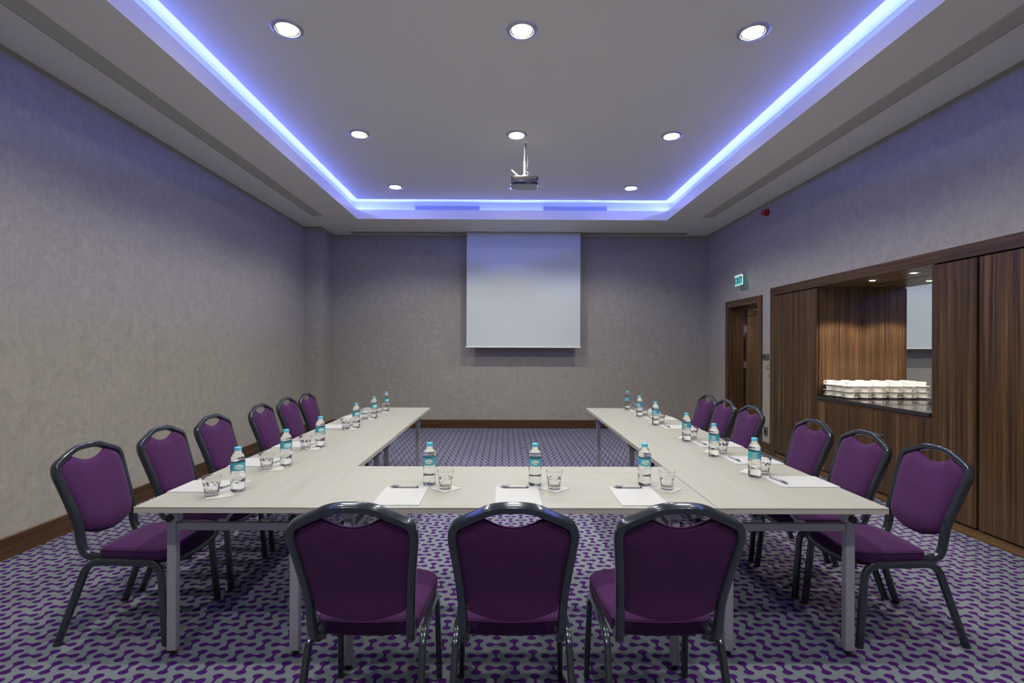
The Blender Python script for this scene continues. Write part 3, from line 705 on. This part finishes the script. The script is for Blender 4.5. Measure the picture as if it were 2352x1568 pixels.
# ------------------------------------------------------------------ chairs
def tube_prof(a=.0158, b=.0185, n=28, ribs=True):
    """rounded rectangle profile with shallow grooves on the broad faces"""
    pr = []
    for k in range(n):
        th = 2*PI*(k+.5)/n; ct, st = math.cos(th), math.sin(th)
        e = 0.55
        x = a*math.copysign(abs(ct)**e, ct); y = b*math.copysign(abs(st)**e, st)
        if ribs and abs(ct) > .55: x *= 1 - .10*(.5+.5*math.cos(y/b*2.6*PI))
        pr.append((x, y))
    return pr
TP = tube_prof()
def make_chair(lab):
    t = thing('banquet_chair', lab, 'chair', (0,0,0), 0, 'purple banquet chairs round the tables')
    # back plane: y as function of z
    def yb(z):
        pts = [(.38,-.12),(.44,-.168),(.52,-.190),(.58,-.200),(.80,-.278),(.928,-.305)]
        for (z0,y0),(z1,y1) in zip(pts, pts[1:]):
            if z <= z1: return y0+(y1-y0)*(z-z0)/(z1-z0)
        return pts[-1][1]
    # centre line of the back frame
    half = [(.158,-.060,.407), (.163,-.110,.404), (.168,-.160,.418), (.171,-.180,.455), (.172,-.188,.50), (.174,-.196,.555), (.178,-.212,.61), (.186,-.240,.69), (.195,-.266,.765),
            (.2000,-.281,.808), (.1980,-.288,.836), (.188,-.293,.858), (.162,-.297,.8735), (.120,-.301,.8925), (.078,-.304,.9105), (.040,-.305,.9175), (0,-.305,.9185)]
    full = half + [(-x,y,z) for x,y,z in reversed(half[:-1])]
    P = smoothpath(full, 4)
    refs = []
    for p in P:
        # profile broad axis lies across the back plane (front-to-back)
        refs.append(Vector((0, .93, .36)) if p.z > .48 else Vector((0.97, .1, 0)) if p.z < .0 else Vector((0, .93, .36)))
    # low curl: keep the depth axis perpendicular to the path, in the y-z plane
    rf = []
    for i, p in enumerate(P):
        tn = (P[min(i+1,len(P)-1)]-P[max(i-1,0)]).normalized()
        if p.z < .56: v = Vector((0, tn.z, -tn.y)).normalized(); v = v if v.y > 0 or p.z < .43 else -v
        else: v = Vector((0,.95,.31))
        if rf and v.dot(rf[-1]) < 0: v = -v
        rf.append(v)
    obj('back_frame', M().sweep(P, TP, rf), MT['tube'], t, angle=50)
    # backrest cushion
    nu, nv = 20, 22
    def width(v):
        pts = [(0,.153),(.19,.164),(.32,.168),(.53,.178),(.72,.1885),(.84,.1925),(.92,.190),(.97,.182),(1.0,.172)]
        for (z0,w0),(z1,w1) in zip(pts, pts[1:]):
            if v <= z1: return w0+(w1-w0)*(v-z0)/(z1-z0)
        return pts[-1][1]
    def ztop(u):
        x = abs(u)*.172
        if x < .100: return .850 + .036*(x/.100)**2
        return .886 - (x-.100)*.45
    def zbot(u): return .487 + .040*abs(u)**2.2
    fr = []; bk = []
    m = M(); grid = {}
    for side in (0, 1):
        for j in range(nv+1):
            for i in range(nu+1):
                u = -1+2*i/nu; v = j/nv
                z = zbot(u) + (ztop(u)-zbot(u))*v
                x = u*width(v)
                eu = 1-abs(u)**3.0; ev = 1-abs(2*v-1)**5
                e = max(0, min(1, eu))**.5 * max(0, min(1, ev))**.5
                if side == 0: y = yb(z) + .004 + .036*e + .004*math.sin(PI*v)
                else: y = yb(z) - .002 - .004*e
                m.v.append((x, y, z)); grid[side, i, j] = len(m.v)-1
    for side in (0, 1):
        for j in range(nv):
            for i in range(nu):
                m.f.append((grid[side,i,j], grid[side,i+1,j], grid[side,i+1,j+1], grid[side,i,j+1]))
    for i in range(nu):
        for j in (0, nv): m.f.append((grid[0,i,j], grid[0,i+1,j], grid[1,i+1,j], grid[1,i,j]))
    for j in range(nv):
        for i in (0, nu): m.f.append((grid[0,i,j], grid[0,i,j+1], grid[1,i,j+1], grid[1,i,j]))
    back = obj('backrest', m, MT['fabric'], t, angle=60)
    # flat rear panel
    rp = M(); g2 = {}
    for s_ in (0, 1):
        for j in range(13):
            for i in range(17):
                u = -1+2*i/16; v = j/12
                z = zbot(u)+.004 + (ztop(u)-.012-zbot(u))*v; x = u*(width(v)-.001)
                rp.v.append((x, yb(z)-.0075-(.0035 if s_ else 0)*(1-abs(u)**6), z)); g2[s_,i,j] = len(rp.v)-1
    for s_ in (0, 1):
        for j in range(12):
            for i in range(16): rp.f.append((g2[s_,i,j], g2[s_,i+1,j], g2[s_,i+1,j+1], g2[s_,i,j+1]))
    for i in range(16):
        for j in (0, 12): rp.f.append((g2[0,i,j], g2[0,i+1,j], g2[1,i+1,j], g2[1,i,j]))
    for j in range(12):
        for i in (0, 16): rp.f.append((g2[0,i,j], g2[0,i,j+1], g2[1,i,j+1], g2[1,i,j]))
    obj('rear_panel', rp, MT['fabric_dark'], t, angle=60)
    # seat outline
    def outline(n=48):
        rear_w, front_w, y0, y1 = .178, .218, -.098, .285
        pts = []
        corners = [(-rear_w, y0, .025), (rear_w, y0, .025), (front_w, .255, .055), (-front_w, .255, .055)]
        poly = [Vector((x,y,0)) for x,y,r in corners]
        out = []
        for i, (x,y,r) in enumerate(corners):
            p = poly[i]; a = (poly[i-1]-p).normalized(); b = (poly[(i+1)%4]-p).normalized()
            ang = a.angle(b); d = r/math.tan(ang/2); c = p+(a+b).normalized()*(r/math.sin(ang/2)); s_ = p+a*d-c; e = p+b*d-c; ax = s_.cross(e).normalized(); tot = s_.angle(e)
            for k in range(7): out.append(c + Matrix.Rotation(tot*k/6, 3, ax) @ s_)
        # add points on the front and rear edges and bow them
        res = []
        for i, p in enumerate(out):
            q = out[(i+1) % len(out)]; res.append(p)
            if (q-p).length > .06:
                k = int((q-p).length/.03)
                for j in range(1, k): res.append(p.lerp(q, j/k))
        fin = []
        for p in res:
            y = p.y
            if p.y > .2: y += .045*(1-(p.x/front_w)**2)*min(1,(p.y-.2)/.055)
            if p.y < -.05: y -= .018*(1-(p.x/rear_w)**2)*min(1,(-.05-p.y)/.048)
            fin.append((p.x, y))
        return fin
    ol = outline(); n = len(ol); cx0, cy0 = 0, .10
    def ztop_s(x, y):
        r = (y+.1)/.40
        return .438 + .012*r - .020*max(0, r-.8)/.2*0
    m = M(); rings = []
    def ring(scale, dz, crown):
        r = []
        for x, y in ol:
            X = cx0+(x-cx0)*scale; Y = cy0+(y-cy0)*scale
            base = .440 + .010*(Y+.1)/.4
            r.append((X, Y, base+dz if crown is None else base+crown))
        rings.append(r)
    ring(.97, -.046, None); ring(.992, -.042, None); ring(1.0, -.034, None); ring(1.003, -.018, None); ring(1.0, -.004, None); ring(.993, .004, None); ring(.975, .009, None)
    for s_, c_ in ((.93,.014),(.85,.019),(.7,.025),(.5,.030),(.3,.033),(.12,.034)): ring(s_, 0, c_)
    for r in rings: m.v += r
    for i in range(len(rings)-1):
        for k in range(n): m.f.append((i*n+k, i*n+(k+1)%n, (i+1)*n+(k+1)%n, (i+1)*n+k))
    m.f.append(tuple(range(n-1,-1,-1))); m.f.append(tuple((len(rings)-1)*n+k for k in range(n)))
    seat = obj('seat', m, MT['fabric'], t, angle=60)
    pp = [Vector((cx0+(x-cx0)*.997, cy0+(y-cy0)*.997, .442+.010*(y+.1)/.4)) for x, y in ol]
    obj('piping', M().sweep(pp, circ(.0022, 6), (0,0,1), closed=True), MT['fabric'], seat)
    # seat base board and bowed front rail
    obj('seat_board', M().prism([(x*.95, cy0+(y-cy0)*.95) for x, y in ol], .388, .397), MT['rubber'], t)
    fp = [(x, .262+.035*(1-(x/.2)**2), .388+.004*(1-(x/.2)**2)) for x in [-.2+.4*k/16 for k in range(17)]]
    obj('front_rail', M().sweep(fp, [(.006*math.cos(a), .016*math.copysign(abs(math.sin(a))**.6, math.sin(a))*(1)) for a in [2*PI*(k+.5)/16 for k in range(16)]], (0,0,1)), MT['tube'], t)
    # side frames: front leg + rail + rear leg
    for sx in (-1, 1):
        path = fillet([(sx*.215,-.258,.012), (sx*.203,-.125,.398), (sx*.206,.222,.392), (sx*.215,.256,.012)], [.075,.070], 9)
        mid1 = min(range(len(path)), key=lambda i: abs(path[i].y+.06) + (path[i].z < .35)*9)
        N2 = len(path)
        ra = path[:11]; rb = path[10:12]; rc = path[11:]
        def rfs(ps, allp=path, sxx=sx):
            out = []
            for p in ps:
                i = allp.index(p); tn = (allp[min(i+1,N2-1)]-allp[max(i-1,0)]).normalized()
                v = Vector((0, tn.z, -tn.y)); v = v if v.length > 0 else Vector((0,1,0)); out.append(v.normalized())
            for k in range(1, len(out)):
                if out[k].dot(out[k-1]) < 0: out[k] = -out[k]
            return out
        pr = tube_prof(.0125, .0165, 28)
        l1 = obj('leg', M().sweep(ra, pr, rfs(ra)), MT['tube'], t, angle=50)
        obj('foot_cap', M().bbox(sx*.215-.0115, sx*.215+.0115, -.277, -.245, 0, .013, .003), MT['rubber'], l1)
        l2 = obj('leg', M().sweep(rc, pr, rfs(rc)), MT['tube'], t, angle=50)
        obj('foot_cap', M().bbox(sx*.215-.0115, sx*.215+.0115, .241, .272, 0, .013, .003), MT['rubber'], l2)
        obj('side_rail', M().sweep(rb, pr, rfs(rb)), MT['tube'], t, angle=50)
        for z in (.06, .20):
            y = .256-(.256-.222)*z/.38
            obj('stacking_stud', M().cyl((sx*(.215-.004*z), y-.015, z), (sx*(.215-.004*z), y-.024, z), .006, 10), MT['rubber'], l2)
            f = z/.386; yy = -.258+.133*f
            obj('stacking_stud', M().cyl((sx*(.215-.012*f), yy-.015, z), (sx*(.215-.012*f), yy-.024, z-.003), .006, 10), MT['rubber'], l1)
    return t
ch0 = make_chair('purple banquet chair at the front table, left of the three nearest')
ordn = ('nearest the viewer', 'second from the viewer', 'third from the viewer', 'fourth from the viewer', 'fifth from the viewer', 'farthest from the viewer')
ch0.location = (-.498, 1.905, 0)
dup(ch0, (.028, 1.905, 0), 0, 'purple banquet chair at the front table, middle of the three nearest')
dup(ch0, (.574, 1.905, 0), 0, 'purple banquet chair at the front table, right of the three nearest')
LCH = [(-1.888,2.600),(-1.880,3.145),(-1.885,3.690),(-1.880,4.410),(-1.905,4.980),(-1.895,5.460)]
RCH = [(1.965,2.585),(1.930,3.050),(1.915,3.530),(1.890,4.370),(1.905,4.915),(1.930,5.410)]
for k, (x, y) in enumerate(LCH): dup(ch0, (x, y, 0), -PI/2+random.uniform(-.02,.02), 'purple banquet chair along the left table arm, %s' % ordn[k])
for k, (x, y) in enumerate(RCH): dup(ch0, (x, y, 0), PI/2+random.uniform(-.02,.02), 'purple banquet chair along the right table arm, %s' % ordn[k])

# ------------------------------------------------------------------ table settings
def patch(m, ang0, ang1, z0, z1, r, shape=None, n=12, nz=6):
    """curved patch on a cylinder of radius r; shape(u,v)->(u,v) both in -1..1"""
    for j in range(nz+1):
        for i in range(n+1):
            u = -1+2*i/n; v = -1+2*j/nz
            if shape: u, v = shape(u, v)
            a = (ang0+ang1)/2 + u*(ang1-ang0)/2; z = (z0+z1)/2 + v*(z1-z0)/2
            m.v.append((r*math.sin(a), -r*math.cos(a), z))
    base = len(m.v)-(n+1)*(nz+1)
    for j in range(nz):
        for i in range(n): a = base+j*(n+1)+i; m.f.append((a, a+1, a+n+2, a+n+1))
    return m
def make_bottle():
    t = thing('water_bottle', '', 'bottle', (0,0,0), 0, 'water bottles at the places')
    R0 = .0325
    prof = [(.001,.006),(.012,.004),(.020,.001),(.027,.001),(.0305,.004),(R0,.010),(R0,.040),(R0-.0012,.042),(R0-.0012,.045),(R0,.047),(R0,.086),(R0-.0016,.0885),(R0-.0016,.0905),(R0,.093),(R0,.098),(R0-.0016,.1005),
            (R0-.0012,.103),(R0-.0008,.104),(R0-.0008,.139),(R0,.141),(R0+.0006,.144),(R0-.0012,.147),(R0-.0012,.149),(R0+.0004,.152),(R0+.0002,.156),(R0-.0018,.159),(R0-.0014,.162),(.0265,.171),(.0225,.180),(.0185,.188),(.0150,.193),(.0135,.196),(.0135,.203),(.001,.203)]
    m = M(); n = 40
    for r, z in prof:
        for k in range(n):
            a = 2*PI*k/n; rr = r; zz = z
            if z < .0105 and r > .015: zz = z + .004*(.5-.5*math.cos(5*a)) * (1 if z < .006 else .4)
            m.v.append((rr*math.cos(a), rr*math.sin(a), zz))
    for i in range(len(prof)-1):
        for k in range(n): m.f.append((i*n+k, i*n+(k+1)%n, (i+1)*n+(k+1)%n, (i+1)*n+k))
    m.f.append(tuple(range(n-1,-1,-1))); m.f.append(tuple((len(prof)-1)*n+k for k in range(n)))
    obj('bottle_body', m, MT['water'], t, angle=80)
    cp = [(.001,.1965),(.0150,.1965),(.0156,.1975),(.0156,.2110),(.0148,.2125),(.001,.2128)]
    m = M(); n = 60
    for r, z in cp:
        for k in range(n):
            a = 2*PI*k/n; rr = r + (.0004 if (k % 2 and .197 < z < .212) else 0); m.v.append((rr*math.cos(a), rr*math.sin(a), z))
    for i in range(len(cp)-1):
        for k in range(n): m.f.append((i*n+k, i*n+(k+1)%n, (i+1)*n+(k+1)%n, (i+1)*n+k))
    m.f.append(tuple(range(n-1,-1,-1))); m.f.append(tuple((len(cp)-1)*n+k for k in range(n)))
    obj('cap', m, MT['cap'], t, angle=30)
    lb = obj('label', M().lathe([(R0-.0004,.1035),(R0+.0002,.1035),(R0+.0002,.1400),(R0-.0004,.1400)], 48), MT['lab'], t)
    RL = R0+.0006
    obj('border_band', patch(patch(M(), -PI, PI, .1040, .1065, RL, n=48, nz=1), -PI, PI, .1375, .1388, RL, n=48, nz=1), MT['lab_edge'], lb)
    ov = lambda u, v: (u*math.sqrt(max(0, 1-v*v/2)), v*math.sqrt(max(0, 1-u*u/2)))
    obj('logo_oval', patch(M(), -.62, .62, .1110, .1330, RL+.0001, ov, 14, 8), MT['lab_pale'], lb)
    tx = text_mesh('S\u0131rma', .0125, .0001)
    m = M(); RT = RL+.0005
    m.add([((RT+v[2])*math.sin(v[0]*1.05/RT), -(RT+v[2])*math.cos(v[0]*1.05/RT), .1208+v[1]) for v in tx.v], tx.f)
    obj('logo_text', m, MT['lab_dark'], lb, smooth=False)
    obj('logo_mark', patch(M(), -.10, -.02, .1275, .1300, RL+.0004, ov, 4, 4), MT['lab_red'], lb)
    mt = M()
    patch(mt, -1.75, -.85, .1065, .132, RL+.0001, lambda u, v: (u*(1-(v+1)/2*.9)+.12*math.sin(v*3), v), 12, 8)
    obj('mountain_print', mt, MT['lab_blue'], lb)
    bc = M(); patch(bc, -2.75, -2.15, .1100, .1330, RL+.0001, None, 6, 2)
    bcp = obj('barcode_panel', bc, MT['lab_pale'], lb)
    bs = M()
    for k in range(9): patch(bs, -2.70+k*.058, -2.70+k*.058+.028*(1+(k*7%3)*.3), .1120, .1300, RL+.0004, None, 1, 1)
    bs2 = M(); bs2.add(bs.v, bs.f)
    o = obj('barcode_lines', bs2, MT['ink'], lb); o['kind'] = 'stuff'
    return t
def make_tumbler():
    t = thing('tumbler', '', 'glass', (0,0,0), 0, 'faceted water tumblers at the places')
    prof = [(.001,.0005,0),(.024,.0005,0),(.0275,.002,0),(.0290,.006,1),(.0305,.020,1),(.0325,.036,1),(.0335,.044,1),(.0355,.050,.3),(.0368,.056,0),(.0390,.072,0),(.0415,.0875,0),(.0418,.0890,0),(.0410,.0898,0),(.0402,.0888,0),(.0376,.070,0),(.0346,.050,0),(.0300,.030,0),(.0255,.014,0),(.0200,.0115,0),(.001,.0105,0)]
    m = M(); n = 54
    for r, z, fct in prof:
        for k in range(n):
            a = 2*PI*k/n; q = (a/(2*PI)*9) % 1; s_ = abs(q-.5)*2      # 9 facets
            rr = r * (1 - .035*fct*(1-s_**2)) if fct else r
            zz = z + (.0035*(1-s_*s_) if z in (.044, .050) else 0)
            m.v.append((rr*math.cos(a), rr*math.sin(a), zz))
    for i in range(len(prof)-1):
        for k in range(n): m.f.append((i*n+k, i*n+(k+1)%n, (i+1)*n+(k+1)%n, (i+1)*n+k))
    m.f.append(tuple(range(n-1,-1,-1))); m.f.append(tuple((len(prof)-1)*n+k for k in range(n)))
    obj('glass_wall', m, MT['glass'], t, angle=25)
    return t
def make_napkin():
    t = thing('paper_napkin', '', 'napkin', (0,0,0), 0, 'folded napkins under the tumblers')
    for k in range(3):
        m = M(); n = 8; h = .054 - k*.0006
        for z in (0, .0007):
            for j in range(n+1):
                for i in range(n+1):
                    x = -h+2*h*i/n; y = -h+2*h*j/n
                    rz = .0009*k + z + .003*max(0, (x+y)/(2*h)-.55)*(k+1)*.6
                    m.v.append((x, y, rz))
        q = (n+1)**2
        for z in (0, 1):
            for j in range(n):
                for i in range(n): a = z*q+j*(n+1)+i; m.f.append((a, a+1, a+n+2, a+n+1))
        for i in range(n):
            for (a, b) in ((i, i+1), (n*(n+1)+i, n*(n+1)+i+1), (i*(n+1), (i+1)*(n+1)), (i*(n+1)+n, (i+1)*(n+1)+n)): m.f.append((a, b, b+q, a+q))
        obj('ply', m, MT['napkin'], t)
    return t
def make_notepad():
    t = thing('notepad', '', 'paper', (0,0,0), 0, 'white writing pads at the places')
    obj('sheets', M().bbox(-.105, .105, -.1485, .1485, 0, .0028, .0003), MT['paper'], t)
    top = M(); n = 10
    for z in (0, .0003):
        for j in range(n+1):
            y = -.1485+.297*j/n
            for i in range(n+1):
                x = -.105+.21*i/n; c_ = max(0, (x/.105+y/.1485)/2-.75)
                top.v.append((x, y, .0029+z+.004*c_))
    q = (n+1)**2
    for z in (0, 1):
        for j in range(n):
            for i in range(n): a = z*q+j*(n+1)+i; top.f.append((a, a+1, a+n+2, a+n+1))
    for i in range(n):
        for (a, b) in ((i, i+1), (n*(n+1)+i, n*(n+1)+i+1), (i*(n+1), (i+1)*(n+1)), (i*(n+1)+n, (i+1)*(n+1)+n)): top.f.append((a, b, b+q, a+q))
    sh = obj('top_sheet', top, MT['paper'], t)
    lh = M()
    for k, wd in enumerate((.004,.003,.004,.003)): lh.box(-.094+k*.0055, -.094+k*.0055+wd, .133, .138, .0033, .0034)
    obj('letterhead', lh, MT['ink'], sh)
    ft = M()
    for k in range(6): ft.box(-.02+k*.018, -.02+k*.018+.013, -.1405, -.1392, .0033, .0034)
    obj('footer_print', ft, MT['ink'], sh)
    return t
def make_pen():
    """lies along x, tip at -x"""
    t = thing('ballpoint_pen', '', 'pen', (0,0,0), 0, 'ballpoint pens lying on the pads')
    rx = lambda m: m
    obj('barrel', M().lathe([(.001,-.030),(.0052,-.030),(.0052,.058),(.001,.058)], 14).xform(Matrix.Translation((0,0,.0056)) @ Matrix.Rotation(PI/2, 4, 'Y')), MT['pen'], t)
    obj('grip', M().lathe([(.001,-.072),(.0015,-.071),(.0048,-.055),(.0056,-.045),(.0054,-.030),(.001,-.030)], 14).xform(Matrix.Translation((0,0,.0056)) @ Matrix.Rotation(PI/2, 4, 'Y')), MT['pengrip'], t)
    obj('end_cap', M().lathe([(.001,.058),(.0054,.058),(.0052,.066),(.004,.069),(.001,.069)], 14).xform(Matrix.Translation((0,0,.0056)) @ Matrix.Rotation(PI/2, 4, 'Y')), MT['pengrip'], t)
    obj('clip', M().bbox(-.060, -.018, .002, .005, .0095, .0120, .0005), MT['pengrip'], t)
    obj('barrel_print', M().box(.0, .003, -.001, .001, .0107, .0109).box(.008, .022, -.001, .001, .0107, .0109), MT['ink'], t)
    return t
protos = dict(b=make_bottle(), g=make_tumbler(), n=make_napkin(), p=make_notepad(), e=make_pen()); usedp = set()
def put(key, x, y, z, rz, lab):
    if key not in usedp:
        o = protos[key]; usedp.add(key); o.location = (x,y,z); o.rotation_euler = (0,0,rz); o['label'] = lab; return o
    return dup(protos[key], (x,y,z), rz, lab)
Lb = [(-1.293,2.397),(-1.289,2.914),(-1.294,3.464),(-1.295,4.300),(-1.296,4.880),(-1.304,5.408)]
Lg = [(-1.370,2.315),(-1.358,2.820),(-1.359,3.372),(-1.355,4.208),(-1.358,4.787),(-1.347,5.295)]
Lp = [2.475,2.987,3.532,4.340,4.930,5.436]
Rb = [(1.356,2.680),(1.351,3.192),(1.361,3.704),(1.367,4.490),(1.371,5.038),(1.387,5.600)]
Rg = [(1.438,2.745),(1.450,3.292),(1.447,3.805),(1.447,4.590),(1.452,5.130),(1.472,5.680)]
Rp = [2.581,3.078,3.588,4.368,4.907,5.470]
Fb = [(-.385,2.520),(.152,2.508),(.710,2.513)]; Fg = [(-.294,2.438),(.243,2.438),(.799,2.436)]; Fp = [-.485, .060, .622]
def setting(side, k, where, b, g_, p):
    if side == 'F':
        px, py, prz = p, 2.327, 0; erz = 0; ex, ey = p-.012, 2.447; brz = random.uniform(-.12,.12); nx, ny, nrz = g_[0]+.002, g_[1]+.006, PI/4
    elif side == 'L':
        px, py, prz = -1.470, p, -PI/2; ex, ey, erz = -1.372, p+.012, -PI/2-.30; brz = .62+random.uniform(-.1,.1); nx, ny, nrz = g_[0]+.03, g_[1]+.012, PI/4-.35+random.uniform(-.15,.15)
    else:
        px, py, prz = 1.540, p, PI/2; ex, ey, erz = 1.437, p+.006, PI/2+.06+random.uniform(-.1,.1); brz = 1.95+random.uniform(-.1,.1); nx, ny, nrz = g_[0]-.045, g_[1]+.03, PI/4+random.uniform(-.1,.1)
    # lift each thing onto what it rests on
    put('p', px, py, TT, prz, 'white notepad %s' % where)
    put('e', ex, ey, TT+.0036, erz if side != 'R' else erz-PI/2+PI/2, 'ballpoint pen %s' % where)
    put('n', nx, ny, TT+.0002, nrz, 'white napkin %s' % where)
    put('g', g_[0], g_[1], TT+.0029, random.uniform(0, 1), 'faceted tumbler %s' % where)
    put('b', b[0], b[1], TT+(.0001), brz, 'water bottle %s' % where)
for k in range(3): setting('F', k, 'at the %s place of the front table' % ('left', 'middle', 'right')[k], Fb[k], Fg[k], Fp[k])
for k in range(6): setting('L', k, 'on the left table arm, place %s' % ordn[k], Lb[k], Lg[k], Lp[k])
for k in range(6): setting('R', k, 'on the right table arm, place %s' % ordn[k], Rb[k], Rg[k], Rp[k])
